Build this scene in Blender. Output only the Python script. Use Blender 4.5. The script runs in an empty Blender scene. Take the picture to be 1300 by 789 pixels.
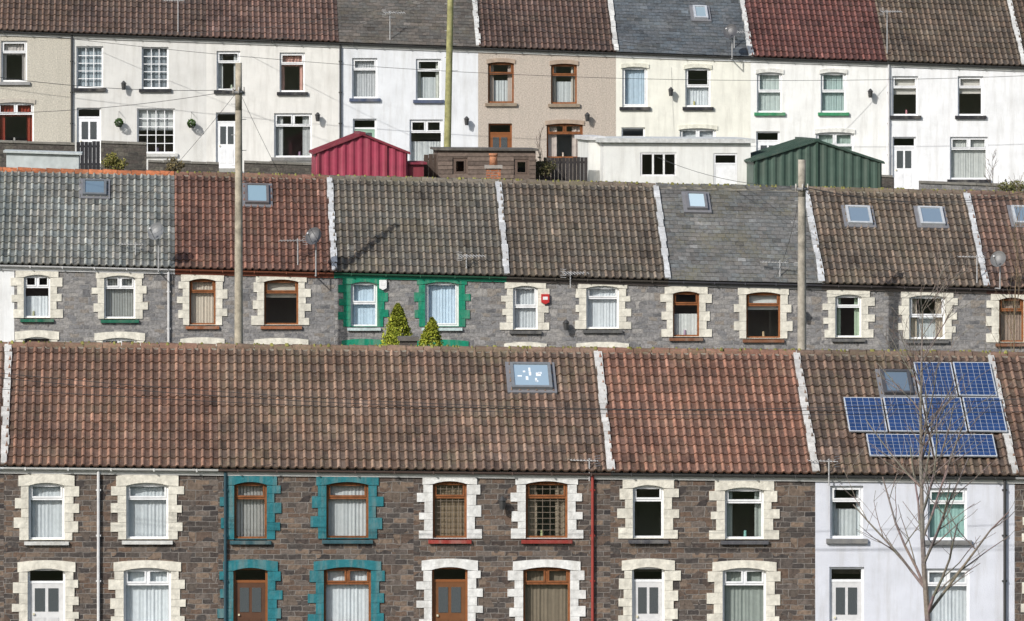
import bpy, math, random
from mathutils import Vector
random.seed(7)
R=random.random
def U(a,b): return a+(b-a)*R()
def V(col,a,b):
    v=U(a,b); return tuple(q*v for q in col)
sc=bpy.context.scene
CAMZ=24.0; F=6825.0; VX=200.0; YH=100.0
# ---------------------------------------------------------------- materials
MATS={}
def newmat(name):
    m=bpy.data.materials.new(name); m.use_nodes=True
    nt=m.node_tree; nt.nodes.clear()
    out=nt.nodes.new('ShaderNodeOutputMaterial')
    MATS[name]=m
    return m,nt,out
def L(nt,a,b): nt.links.new(a,b)
def math_(nt,op,a,b=None,c=None,clamp=False):
    n=nt.nodes.new('ShaderNodeMath'); n.operation=op; n.use_clamp=clamp
    for i,v in enumerate((a,b,c)):
        if v is None: continue
        if isinstance(v,(int,float)): n.inputs[i].default_value=v
        else: L(nt,v,n.inputs[i])
    return n.outputs[0]
def mix(nt,fac,a,b,mode='MIX'):
    n=nt.nodes.new('ShaderNodeMix'); n.data_type='RGBA'; n.blend_type=mode
    for idx,v in ((0,fac),(6,a),(7,b)):
        if isinstance(v,(int,float)): n.inputs[idx].default_value=v
        elif isinstance(v,tuple): n.inputs[idx].default_value=(v+(1,))[:4]
        else: L(nt,v,n.inputs[idx])
    return n.outputs[2]
def noise(nt,vec,scale,detail=3,rough=.6):
    n=nt.nodes.new('ShaderNodeTexNoise'); n.inputs['Scale'].default_value=scale
    n.inputs['Detail'].default_value=detail; n.inputs['Roughness'].default_value=rough
    if vec: L(nt,vec,n.inputs['Vector'])
    return n.outputs['Fac']
def mr(nt,v,a,b,c,d):
    n=nt.nodes.new('ShaderNodeMapRange'); L(nt,v,n.inputs[0])
    for i,x in enumerate((a,b,c,d)): n.inputs[i+1].default_value=x
    return n.outputs[0]
def principled(nt,out,rough=.8,spec=.3,metal=0):
    p=nt.nodes.new('ShaderNodeBsdfPrincipled'); L(nt,p.outputs[0],out.inputs[0])
    p.inputs['Roughness'].default_value=rough; p.inputs['Metallic'].default_value=metal
    p.inputs['Specular IOR Level'].default_value=spec
    return p
def bump(nt,p,h,strength,dist=.02):
    b=nt.nodes.new('ShaderNodeBump'); b.inputs['Strength'].default_value=strength
    b.inputs['Distance'].default_value=dist; L(nt,h,b.inputs['Height']); L(nt,b.outputs[0],p.inputs['Normal'])
def colattr(nt):
    a=nt.nodes.new('ShaderNodeAttribute'); a.attribute_name='Col'; return a
def objco(nt):
    return nt.nodes.new('ShaderNodeTexCoord').outputs['Object']
def gen(name,rough,lo,hi,sc1,bumps=None,spec=.3,metal=0,stain=0):
    m,nt,out=newmat(name); p=principled(nt,out,rough,spec,metal)
    a=colattr(nt); co=objco(nt)
    f=mr(nt,noise(nt,co,sc1,4),.3,.7,lo,hi)
    c=mix(nt,1.0,a.outputs['Color'],f,'MULTIPLY')
    if stain:
        mp=nt.nodes.new('ShaderNodeMapping'); mp.inputs['Scale'].default_value=(2.6,2.6,.30); L(nt,co,mp.inputs[0])
        s=mr(nt,noise(nt,mp.outputs[0],1.6,6,.7),.47,.75,0,stain)
        c=mix(nt,s,c,(.30,.28,.24))
        s2=mr(nt,noise(nt,co,.8,5,.75),.55,.8,0,stain*.7)
        c=mix(nt,s2,c,(.26,.27,.24))
    L(nt,c,p.inputs['Base Color'])
    if bumps: bump(nt,p,noise(nt,co,bumps[0],3),bumps[1],.02)
    return m
gen('paint',.45,.85,1.05,6)
gen('render_wall',.9,.88,1.04,1.3,(35,.4),stain=.36)
gen('pebbledash',.95,.70,1.2,22,(40,.9),stain=.3)
gen('mortar',.95,.72,1.08,7,(20,.6),stain=.45)
gen('timber',.75,.65,1.2,9,(25,.4))
gen('pole_wood',.85,.6,1.2,5,(25,.4))
gen('metal',.45,.85,1.1,8,spec=.5)
gen('corrugated',.55,.75,1.1,2.5,spec=.4,stain=.15)
gen('cloth',.95,.9,1.05,8,spec=.05)
gen('foliage',.7,.6,1.3,6,spec=.15)
gen('bark',.9,.6,1.2,15,(30,.5))
gen('concrete',.9,.75,1.1,4,(30,.4),stain=.3)
# roof tile
m,nt,out=newmat('roof_tile'); p=principled(nt,out,.75,.3); a=colattr(nt); co=objco(nt)
f=mr(nt,noise(nt,co,9,5,.7),.3,.7,.6,1.35)
c=mix(nt,1.0,a.outputs['Color'],f,'MULTIPLY')
c=mix(nt,1.0,c,mr(nt,noise(nt,co,.7,4,.65),.33,.67,.72,1.25),'MULTIPLY')
n1=noise(nt,co,.9,4,.7); n2=noise(nt,co,14,3,.7)
mo=mr(nt,math_(nt,'ADD',n1,math_(nt,'MULTIPLY',n2,.8)),.86,1.12,0,1)
mo=math_(nt,'MULTIPLY',mo,a.outputs['Alpha'],clamp=True)
c=mix(nt,mo,c,(.14,.125,.075))
li=mr(nt,noise(nt,co,22,3),.63,.74,0,.6)
c=mix(nt,li,c,(.36,.34,.30))
L(nt,c,p.inputs['Base Color']); bump(nt,p,noise(nt,co,45,3),.35,.01)
def stone(name,ramp,mortar,bw,bh,irr=.02):
    m,nt,out=newmat(name); p=principled(nt,out,.9,.2); co=objco(nt)
    sp=nt.nodes.new('ShaderNodeSeparateXYZ'); L(nt,co,sp.inputs[0])
    d1=math_(nt,'MULTIPLY',math_(nt,'SUBTRACT',noise(nt,co,3.2,2),.5),irr*5)
    d2=math_(nt,'MULTIPLY',math_(nt,'SUBTRACT',noise(nt,co,4.1,2),.5),irr*3)
    cb=nt.nodes.new('ShaderNodeCombineXYZ')
    L(nt,math_(nt,'ADD',math_(nt,'ADD',sp.outputs[0],sp.outputs[1]),d1),cb.inputs[0]); L(nt,math_(nt,'ADD',sp.outputs[2],d2),cb.inputs[1])
    def br(w,h):
        b=nt.nodes.new('ShaderNodeTexBrick'); L(nt,cb.outputs[0],b.inputs['Vector'])
        b.inputs['Scale'].default_value=1; b.inputs['Brick Width'].default_value=w; b.inputs['Row Height'].default_value=h
        b.inputs['Mortar Size'].default_value=.010; b.inputs['Mortar Smooth'].default_value=.3
        b.inputs['Color1'].default_value=(0,0,0,1); b.inputs['Color2'].default_value=(1,1,1,1); b.inputs['Mortar'].default_value=(.5,.5,.5,1)
        return b
    b1=br(bw,bh); b2=br(bw*1.2,bh*2)
    k=mr(nt,noise(nt,cb.outputs[0],1.9,1),.56,.57,0,1)
    colr=mix(nt,k,b1.outputs['Color'],b2.outputs['Color'])
    fac=mix(nt,k,b1.outputs['Fac'],b2.outputs['Fac'])
    cr=nt.nodes.new('ShaderNodeValToRGB'); L(nt,colr,cr.inputs[0])
    els=cr.color_ramp.elements
    while len(els)<len(ramp): els.new(.5)
    for i in range(len(ramp)):
        els[i].position=i/(len(ramp)-1); els[i].color=ramp[i]+(1,)
    c=mix(nt,1.0,cr.outputs[0],mr(nt,noise(nt,co,11,4,.7),.3,.7,.6,1.4),'MULTIPLY')
    c=mix(nt,fac,c,mix(nt,mr(nt,noise(nt,co,1.5,3),.35,.65,0,1),tuple(q*.65 for q in mortar),mortar))
    L(nt,c,p.inputs['Base Color'])
    h=math_(nt,'ADD',math_(nt,'MULTIPLY',fac,-1.0),math_(nt,'MULTIPLY',noise(nt,co,16,3),.8))
    bump(nt,p,h,.9,.03)
stone('stone_brown',[(.04,.037,.038),(.14,.095,.07),(.07,.062,.058),(.19,.14,.105),(.09,.076,.066),(.055,.048,.046),(.165,.135,.115)],(.25,.23,.21),.34,.125)
stone('stone_grey',[(.12,.12,.125),(.25,.24,.235),(.17,.17,.175),(.30,.285,.27),(.145,.145,.15),(.23,.205,.18)],(.32,.31,.30),.30,.12,.035)
stone('stone_dark',[(.04,.038,.036),(.10,.09,.08),(.07,.06,.055),(.13,.12,.1)],(.12,.115,.1),.34,.14,.04)
stone('brick_red',[(.28,.10,.05),(.38,.15,.08),(.22,.08,.05)],(.30,.27,.24),.22,.075,.005)
# glass (facing based reflectance, same from both sides)
m,nt,out=newmat('window_glass')
t=nt.nodes.new('ShaderNodeBsdfTransparent'); t.inputs[0].default_value=(.90,.93,.93,1)
g=nt.nodes.new('ShaderNodeBsdfGlossy'); g.inputs['Roughness'].default_value=.03; g.inputs['Color'].default_value=(.95,.97,1,1)
lw=nt.nodes.new('ShaderNodeLayerWeight'); lw.inputs['Blend'].default_value=.5
fac=math_(nt,'MULTIPLY_ADD',math_(nt,'POWER',lw.outputs['Facing'],4.0),.8,.11,clamp=True)
ms=nt.nodes.new('ShaderNodeMixShader'); L(nt,fac,ms.inputs[0]); L(nt,t.outputs[0],ms.inputs[1]); L(nt,g.outputs[0],ms.inputs[2]); L(nt,ms.outputs[0],out.inputs[0])
m,nt,out=newmat('roof_glass'); p=principled(nt,out,.08,1.0); a=colattr(nt); L(nt,a.outputs['Color'],p.inputs['Base Color']); p.inputs['Coat Weight'].default_value=1.0; p.inputs['IOR'].default_value=1.9
m,nt,out=newmat('solar_cell'); p=principled(nt,out,.25,.6); a=colattr(nt); L(nt,a.outputs['Color'],p.inputs['Base Color']); p.inputs['Coat Weight'].default_value=.6
# ground
m,nt,out=newmat('grass_ground'); p=principled(nt,out,.95,.1)
co=objco(nt); c=mix(nt,mr(nt,noise(nt,co,.15,6,.65),.35,.65,0,1),(.05,.075,.025),(.11,.09,.05)); c=mix(nt,mr(nt,noise(nt,co,3,4),.4,.6,0,.5),c,(.035,.05,.02))
L(nt,c,p.inputs['Base Color']); bump(nt,p,noise(nt,co,4,4),.6,.1)
m,nt,out=newmat('asphalt'); p=principled(nt,out,.9,.2); co=objco(nt)
L(nt,mix(nt,mr(nt,noise(nt,co,1.2,6,.7),.3,.7,0,1),(.04,.04,.042),(.075,.072,.07)),p.inputs['Base Color']); bump(nt,p,noise(nt,co,60,2),.4,.01)
gen('line_paint',.7,.7,1.0,8)

# ---------------------------------------------------------------- mesh builder
def rot_frame(p0,p1):
    d=(p1-p0).normalized(); u=d.cross(Vector((0,0,1)))
    if u.length<1e-3: u=d.cross(Vector((0,1,0)))
    u.normalize(); return d,u,d.cross(u)
class MB:
    def __init__(s): s.v=[];s.f=[];s.m=[];s.c=[]
    def face(s,pts,mat,col):
        i=len(s.v); s.v.extend([tuple(p) for p in pts]); s.f.append(tuple(range(i,i+len(pts)))); s.m.append(mat); s.c.append(tuple(col)+(1,) if len(col)==3 else tuple(col))
    def hexa(s,P,mat,col):
        i=len(s.v); s.v.extend([tuple(p) for p in P])
        for q in ((0,3,2,1),(4,5,6,7),(0,1,5,4),(1,2,6,5),(2,3,7,6),(3,0,4,7)):
            s.f.append(tuple(i+k for k in q)); s.m.append(mat); s.c.append(tuple(col)+(1,) if len(col)==3 else tuple(col))
    def box(s,x0,x1,y0,y1,z0,z1,mat,col,sh=None):
        g=(lambda x:0) if sh is None else sh
        s.hexa([(x0,y0,z0+g(x0)),(x1,y0,z0+g(x1)),(x1,y1,z0+g(x1)),(x0,y1,z0+g(x0)),(x0,y0,z1+g(x0)),(x1,y0,z1+g(x1)),(x1,y1,z1+g(x1)),(x0,y1,z1+g(x0))],mat,col)
    def obox(s,c,A,B,C,a,b,d,mat,col):
        P=[c+A*(sa*a/2)+B*(sb*b/2)+C*e for e in (0,d) for sa,sb in ((-1,-1),(1,-1),(1,1),(-1,1))]
        s.hexa(P,mat,col)
    def cyl(s,p0,p1,r0,r1,n,mat,col,cap=True):
        p0=Vector(p0);p1=Vector(p1); d,u,w=rot_frame(p0,p1); i=len(s.v)
        for p,r in((p0,r0),(p1,r1)):
            for k in range(n):
                a=2*math.pi*k/n; s.v.append(tuple(p+u*math.cos(a)*r+w*math.sin(a)*r))
        cc=tuple(col)+(1,) if len(col)==3 else tuple(col)
        for k in range(n):
            j=(k+1)%n; s.f.append((i+k,i+j,i+n+j,i+n+k)); s.m.append(mat); s.c.append(cc)
        if cap:
            s.f.append(tuple(i+n+k for k in range(n))); s.m.append(mat); s.c.append(cc)
            s.f.append(tuple(i+n-1-k for k in range(n))); s.m.append(mat); s.c.append(cc)
    def prism(s,prof,y0,y1,mat,col):
        n=len(prof)
        s.face([(x,y0,z) for x,z in prof],mat,col); s.face([(x,y1,z) for x,z in reversed(prof)],mat,col)
        for k in range(n):
            (xa,za),(xb,zb)=prof[k],prof[(k+1)%n]
            s.face([(xa,y0,za),(xa,y1,za),(xb,y1,zb),(xb,y0,zb)],mat,col)
    def build(s,name,parent=None,org=(0,0,0),smooth=False):
        if not s.f: return None
        me=bpy.data.meshes.new(name); o=Vector(org)
        me.from_pydata([(a-o.x,b-o.y,c-o.z) for a,b,c in s.v],[],s.f)
        names=[]
        for q in s.m:
            if q not in names: names.append(q)
        for q in names: me.materials.append(MATS[q])
        ix={q:i for i,q in enumerate(names)}
        me.polygons.foreach_set('material_index',[ix[q] for q in s.m])
        at=me.attributes.new('Col','FLOAT_COLOR','FACE'); flat=[]
        for c in s.c: flat.extend(c)
        at.data.foreach_set('color',flat)
        if smooth: me.polygons.foreach_set('use_smooth',[True]*len(s.f))
        me.update()
        ob=bpy.data.objects.new(name,me); sc.collection.objects.link(ob)
        if parent: ob.parent=parent
        else: ob.location=o
        return ob
def empty(name,loc):
    e=bpy.data.objects.new(name,None); e.location=loc; e.empty_display_size=.3; sc.collection.objects.link(e); return e

# ---------------------------------------------------------------- rows
class Row:
    def __init__(s,Y,pye,m,ground):
        s.Y=Y; s.s=F/Y; s.m=m; s.xr=s.X(650); s.ze=s.Z(pye); s.d=3.9; s.k=math.tan(math.radians(34)); s.g=ground
    def X(s,px): return (px-VX)/s.s
    def Z(s,py): return CAMZ+(YH-py)/s.s
    def sh(s,x): return -s.m*(x-s.xr)
    def ground(s,x): return CAMZ+s.g+s.sh(x)
    def ray(s,px,py):
        a=(px-VX)/F; c=(YH-py)/F; y0=s.Y-.12
        z0=s.ze-CAMZ
        t=(z0-y0*s.k+s.m*s.xr)/(c-s.k+s.m*a)
        return Vector((t*a,t,CAMZ+t*c))
    def axes(s):
        A=Vector((1,0,-s.m)).normalized(); B=Vector((0,1,s.k)).normalized(); C=A.cross(B).normalized(); return A,B,C
RF=Row(130.0,597,.010,-14.05); RM=Row(160.0,350,.024,-10.4); RB=Row(190.6,61,.035,-3.8)

PROF=[(0,0),(.08,.030),(.24,.050),(.40,.030),(.50,0),(.75,-.006),(1.0,0)]
def tile_roof(mb,row,x0,x1,col,kind,moss):
    A,B,C=row.axes(); y0=row.Y-.12; Ls=(row.d+.12)/math.cos(math.atan(row.k))
    def P(x,t,h):
        b=Vector((x,y0,row.ze+row.sh(x)))+B*t; return b+C*h
    if kind=='tile': cw,g,th=.205,.335,.040
    else: cw,g,th=.26,.20,.012
    nc=max(1,round((x1-x0)/cw)); cw=(x1-x0)/nc; nr=round(Ls/g); g=Ls/nr
    for r in range(nr):
        t0=r*g-.02; t1=(r+1)*g+.01
        rowv=U(.95,1.05)
        for c in range(nc+(1 if kind!='tile' and r%2 else 0)):
            v=U(.84,1.16)*rowv; w=U(-.06,.06)
            if R()<.03: v*=.65
            if R()<.03: v*=1.45
            cc=(col[0]*v*(1+w),col[1]*v,col[2]*v*(1-w*.6),moss*U(.5,1.3))
            j=U(-.004,.006)
            xa=x0+c*cw
            if kind=='tile':
                pr=[(xa+p*cw,h) for p,h in PROF]
            else:
                off=-cw/2 if r%2 else 0
                a_=max(x0,xa+off); b_=min(x1,xa+off+cw)
                if b_-a_<.01: continue
                pr=[(a_,0),(b_-.006,0)]
            n=len(pr); i=len(mb.v)
            dx=U(-.003,.003)
            for x,h in pr: mb.v.append(tuple(P(x+dx,t0,h+th+j)))
            for x,h in pr: mb.v.append(tuple(P(x,t1,h)))
            for x,h in pr: mb.v.append(tuple(P(x+dx,t0,h-.004)))
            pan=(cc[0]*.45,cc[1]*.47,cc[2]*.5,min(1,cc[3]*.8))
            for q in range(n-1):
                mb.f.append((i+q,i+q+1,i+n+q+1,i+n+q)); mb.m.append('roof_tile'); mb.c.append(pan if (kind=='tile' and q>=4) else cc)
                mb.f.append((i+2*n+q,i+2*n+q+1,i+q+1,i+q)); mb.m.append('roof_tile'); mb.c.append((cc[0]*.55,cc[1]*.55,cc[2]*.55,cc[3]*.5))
def ridge(mb,row,x0,x1,col,moss):
    yr=row.Y+row.d; zr=row.ze+(row.d+.12)*row.k
    n=max(1,round((x1-x0)/.45)); w=(x1-x0)/n
    for i in range(n):
        xa=x0+i*w; xb=xa+w-.012; v=U(.75,1.2); j=U(-.008,.012)
        cc=(col[0]*v,col[1]*v,col[2]*v,moss*U(.6,1.4)); K=6
        pts=[]
        for x,rr in((xa,.145),(xb,.13)):
            for q in range(K+1):
                a=math.pi*q/K; pts.append((x,yr-math.cos(a)*rr,zr+row.sh(x)-.055+j+math.sin(a)*rr))
        b=len(mb.v); mb.v.extend(pts)
        for q in range(K):
            mb.f.append((b+q,b+K+1+q,b+K+2+q,b+q+1)); mb.m.append('roof_tile'); mb.c.append(cc)
        if moss>.5:
            for _ in range(int(U(1,7))):
                x=U(xa,xb); s=U(.018,.05); zc=zr+row.sh(x)+.085; yy=yr-U(-.02,.07); k=U(.7,1.3)
                mb.cyl((x,yy,zc-.05),(x,yy,zc+s*.6),s*1.3,s*.5,6,'foliage',(.20*k,.19*k,.06*k))
    mb.box(x0,x1,yr-.13,yr+.13,zr-.10,zr-.03,'mortar',(.3,.28,.24),row.sh)

def ring(mb,x0,x1,z0,z1,y0,y1,t,mat,col,bt=None):
    bt=bt or t
    mb.box(x0,x1,y0,y1,z1-t,z1,mat,col); mb.box(x0,x1,y0,y1,z0,z0+bt,mat,col)
    mb.box(x0,x0+t,y0+.001,y1-.001,z0+bt,z1-t,mat,col); mb.box(x1-t,x1,y0+.001,y1-.001,z0+bt,z1-t,mat,col)
def pleat(mb,x0,x1,z0,z1,y,col,amp=.025,per=.10,mat='cloth'):
    n=max(4,int((x1-x0)/.018)); ph=R()*6; ph2=R()*6; k2=U(1.6,3.1)
    pr=[]
    for i in range(n+1):
        x=x0+(x1-x0)*i/n; pr.append((x,y+amp*math.sin(2*math.pi*x/per+ph)*(.6+.4*math.sin(x*7+ph2))+amp*.6*math.sin(2*math.pi*x/(per*k2)+ph2)))
    for i in range(n):
        (xa,ya),(xb,yb)=pr[i],pr[i+1]
        mb.face([(xa,ya,z0),(xb,yb,z0),(xb,yb,z1),(xa,ya,z1)],mat,col)
def curtains(mb,x0,x1,z0,z1,Y,kind,col):
    y=Y+.21; w=x1-x0; h=z1-z0
    if kind=='net': pleat(mb,x0-.05,x1+.05,z0-.05,z1+.1,y,V(col,.8,1.02),.009,.09)
    elif kind=='drapes':
        f=U(.2,.3); pleat(mb,x0-.05,x0+w*f,z0-.05,z1+.1,y,col,.022,.13); pleat(mb,x1-w*f,x1+.05,z0-.05,z1+.1,y,col,.022,.13)
    elif kind=='drapenet':
        f=U(.18,.26); pleat(mb,x0-.05,x0+w*f,z0-.05,z1+.1,y,col,.022,.13); pleat(mb,x1-w*f,x1+.05,z0-.05,z1+.1,y,col,.022,.13)
        pleat(mb,x0,x1,z0-.05,z0+h*.55,y+.08,(.6,.62,.63),.01)
    elif kind=='half': pleat(mb,x0-.05,x1+.05,z0-.05,z0+h*.5,y,col,.010)
    elif kind=='roller': mb.box(x0-.03,x1+.03,y,y+.01,z0+h*U(.45,.7),z1+.1,'cloth',col)
    elif kind=='blind':
        n=int(w/.085)
        for i in range(n+1):
            x=x0+(i+.5)*w/(n+1)
            mb.face([(x-.034,y,z0),(x+.034,y+.035,z0),(x+.034,y+.035,z1),(x-.034,y,z1)],'cloth',V(col,.92,1.05))
    elif kind=='swag':
        pleat(mb,x0-.05,x1+.05,z1-h*.35,z1+.1,y,col,.022,.12)
        pleat(mb,x0-.05,x0+w*.2,z0,z1-h*.3,y,col,.022,.12); pleat(mb,x1-w*.2,x1+.05,z0,z1-h*.3,y,col,.022,.12)
    if kind in('none','half','roller','swag','drapes') :
        if R()<.7:
            cx=x0+w*U(.3,.7); mb.cyl((cx,Y+.19,z0),(cx,Y+.19,z0+.2),.04,.03,8,'paint',(U(.2,.7),U(.2,.6),U(.2,.5)))
def window(mb,cm,x0,x1,z0,z1,Y,fcol,style,fm='paint'):
    ya=Y+.075; yb=ya+.06; t=.058
    ring(mb,x0,x1,z0,z1,ya,yb,t,fm,fcol)
    def light(a,b,c,d,open_):
        if open_:
            ring(mb,a+.002,b-.002,c+.002,d-.002,ya-.014,yb-.012,.04,fm,tuple(q*.97 for q in fcol))
        tl=U(-.004,.004); tm=U(-.003,.003)
        cm.face([(a,ya+.035+tl,c),(b,ya+.035+tm,c),(b,ya+.035-tl,d),(a,ya+.035-tm,d)],'window_glass',(1,1,1))
    ix0,ix1,iz0,iz1=x0+t,x1-t,z0+t,z1-t
    h=iz1-iz0; w=ix1-ix0
    if style=='transom':
        zt=iz1-h*.27; mb.box(ix0,ix1,ya+.002,yb-.002,zt-.025,zt+.025,fm,fcol)
        light(ix0,ix1,iz0,zt-.025,False); light(ix0,ix1,zt+.025,iz1,True)
    elif style=='sash':
        zt=iz1-h*.48; mb.box(ix0,ix1,ya+.002,yb-.002,zt-.03,zt+.03,fm,fcol)
        light(ix0,ix1,iz0,zt-.03,False); light(ix0,ix1,zt+.03,iz1,True)
    elif style=='triple':
        zt=iz1-h*.27; mb.box(ix0,ix1,ya+.002,yb-.002,zt-.025,zt+.025,fm,fcol)
        xm=ix0+w*.5
        mb.box(xm-.025,xm+.025,ya+.003,yb-.003,zt+.025,iz1,fm,fcol)
        light(ix0,ix1,iz0,zt-.025,False); light(ix0,xm-.025,zt+.025,iz1,True); light(xm+.025,ix1,zt+.025,iz1,True)
    elif style=='grid':
        light(ix0,ix1,iz0,iz1,False)
        nx=3 if w<1.1 else 4; nz=5
        for i in range(1,nx):
            x=ix0+w*i/nx; mb.box(x-.014,x+.014,ya+.012,yb-.01,iz0,iz1,fm,fcol)
        for i in range(1,nz):
            z=iz0+h*i/nz; mb.box(ix0,ix1,ya+.014,yb-.012,z-.014,z+.014,fm,fcol)
    elif style=='lead':
        zt=iz1-h*.27; mb.box(ix0,ix1,ya+.002,yb-.002,zt-.025,zt+.025,fm,fcol)
        light(ix0,ix1,iz0,zt-.025,False); light(ix0,ix1,zt+.025,iz1,True)
        for i in range(1,5):
            x=ix0+w*i/5; mb.box(x-.007,x+.007,ya+.022,ya+.028,iz0,iz1,'metal',(.16,.13,.10))
        for i in range(1,9):
            z=iz0+h*i/9; mb.box(ix0,ix1,ya+.020,ya+.0265,z-.007,z+.007,'metal',(.16,.13,.10))
    elif style=='three':
        light(ix0,ix1,iz0,iz1,False)
        for i in (1,2):
            x=ix0+w*i/3; mb.box(x-.03,x+.03,ya+.002,yb-.002,iz0,iz1,fm,fcol)
    else: light(ix0,ix1,iz0,iz1,True)
def reveal(mb,x0,x1,z0,z1,Y,mat,col,dep=.08):
    mb.face([(x0,Y,z0),(x0,Y+dep,z0),(x0,Y+dep,z1),(x0,Y,z1)],mat,col); mb.face([(x1,Y,z0),(x1,Y,z1),(x1,Y+dep,z1),(x1,Y+dep,z0)],mat,col)
    mb.face([(x0,Y,z1),(x0,Y+dep,z1),(x1,Y+dep,z1),(x1,Y,z1)],mat,col); mb.face([(x0,Y,z0),(x1,Y,z0),(x1,Y+dep,z0),(x0,Y+dep,z0)],mat,col)
def archhead(mb,x0,x1,z1,Y,col,side,th,rise=.07,mat='mortar',proud=.036):
    K=10; lo=[]
    lo.append((x0-side,z1-rise-.015))
    for i in range(K+1):
        u=i/K; lo.append((x0+.004+(x1-x0-.008)*u, z1-rise+rise*4*u*(1-u)))
    lo.append((x1+side,z1-rise-.015))
    m_=len(lo); hi2=[]
    for i,(x,z) in enumerate(lo):
        u=(x-(x0-side))/(x1-x0+2*side); hi2.append((x,z1+th-.05+.05*4*u*(1-u)))
    y0=Y-proud; y1=Y+.074
    for i in range(m_-1):
        a,b=lo[i],lo[i+1]; c,d=hi2[i+1],hi2[i]
        mb.face([(a[0],y0,a[1]),(b[0],y0,b[1]),(c[0],y0,c[1]),(d[0],y0,d[1])],mat,col)
        mb.face([(a[0],y0,a[1]),(a[0],y1,a[1]),(b[0],y1,b[1]),(b[0],y0,b[1])],mat,col)
        mb.face([(d[0],y0,d[1]),(c[0],y0,c[1]),(c[0],Y,c[1]),(d[0],Y,d[1])],mat,col)
    a,d=lo[0],hi2[0]; mb.face([(a[0],Y,a[1]),(a[0],y0,a[1]),(d[0],y0,d[1]),(d[0],Y,d[1])],mat,col)
    a,d=lo[-1],hi2[-1]; mb.face([(a[0],y0,a[1]),(a[0],Y,a[1]),(d[0],Y,d[1]),(d[0],y0,d[1])],mat,col)
def surround(mb,x0,x1,z0,z1,Y,col,th,flip=0):
    zt=z1-.086; flip=random.choice((0,1))
    for sd in (-1,1):
        nb=max(3,round((zt-z0)/U(.20,.26))); cuts=[z0+(zt-z0)*(i+(U(-.15,.15) if 0<i<nb else 0))/nb for i in range(nb+1)]
        for i in range(nb):
            wd=.35 if (i+flip)%2==0 else .20
            wd*=U(.86,1.10); cc=V(col,.90,1.03)
            if sd<0: a,b=x0-wd,x0+.004
            else: a,b=x1-.004,x1+wd
            mb.box(a,b,Y-.032+U(-.003,.003),Y+.074,cuts[i]+.003,cuts[i+1]-.003,'mortar',cc)
    archhead(mb,x0,x1,z1,Y,col,.24,th)
def door(mb,cm,x0,x1,z0,z1,Y,col,fcol,glazed=True):
    ya=Y+.075; t=.06; ztr=z1-.34
    ring(mb,x0,x1,z0,z1,ya,ya+.06,t,'paint',fcol,.04)
    mb.box(x0+t,x1-t,ya+.002,ya+.058,ztr-.03,ztr+.03,'paint',fcol)
    cm.face([(x0+t,ya+.03,ztr+.03),(x1-t,ya+.03,ztr+.03),(x1-t,ya+.03,z1-t),(x0+t,ya+.03,z1-t)],'window_glass',(1,1,1))
    a,b,c,d=x0+t+.003,x1-t-.003,z0+.042,ztr-.032; yf=ya+.012
    mb.box(a,b,yf,yf+.04,c,d,'paint',col)
    w=b-a; h=d-c
    for (u0,u1) in ((.14,.45),(.55,.86)):
        mb.box(a+w*u0,a+w*u1,yf-.012,yf+.001,c+h*.08,c+h*.42,'paint',tuple(q*.93 for q in col))
        if glazed: mb.box(a+w*u0,a+w*u1,yf-.010,yf+.001,c+h*.52,c+h*.92,'roof_glass',(.08,.09,.1))
    mb.box(a+w*.08,a+w*.14,yf-.04,yf,c+h*.46,c+h*.49,'metal',(.6,.55,.4))
    mb.box(x0-.05,x1+.05,Y-.25,Y+.07,z0-.14,z0-.002,'concrete',(.3,.3,.28))

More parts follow.
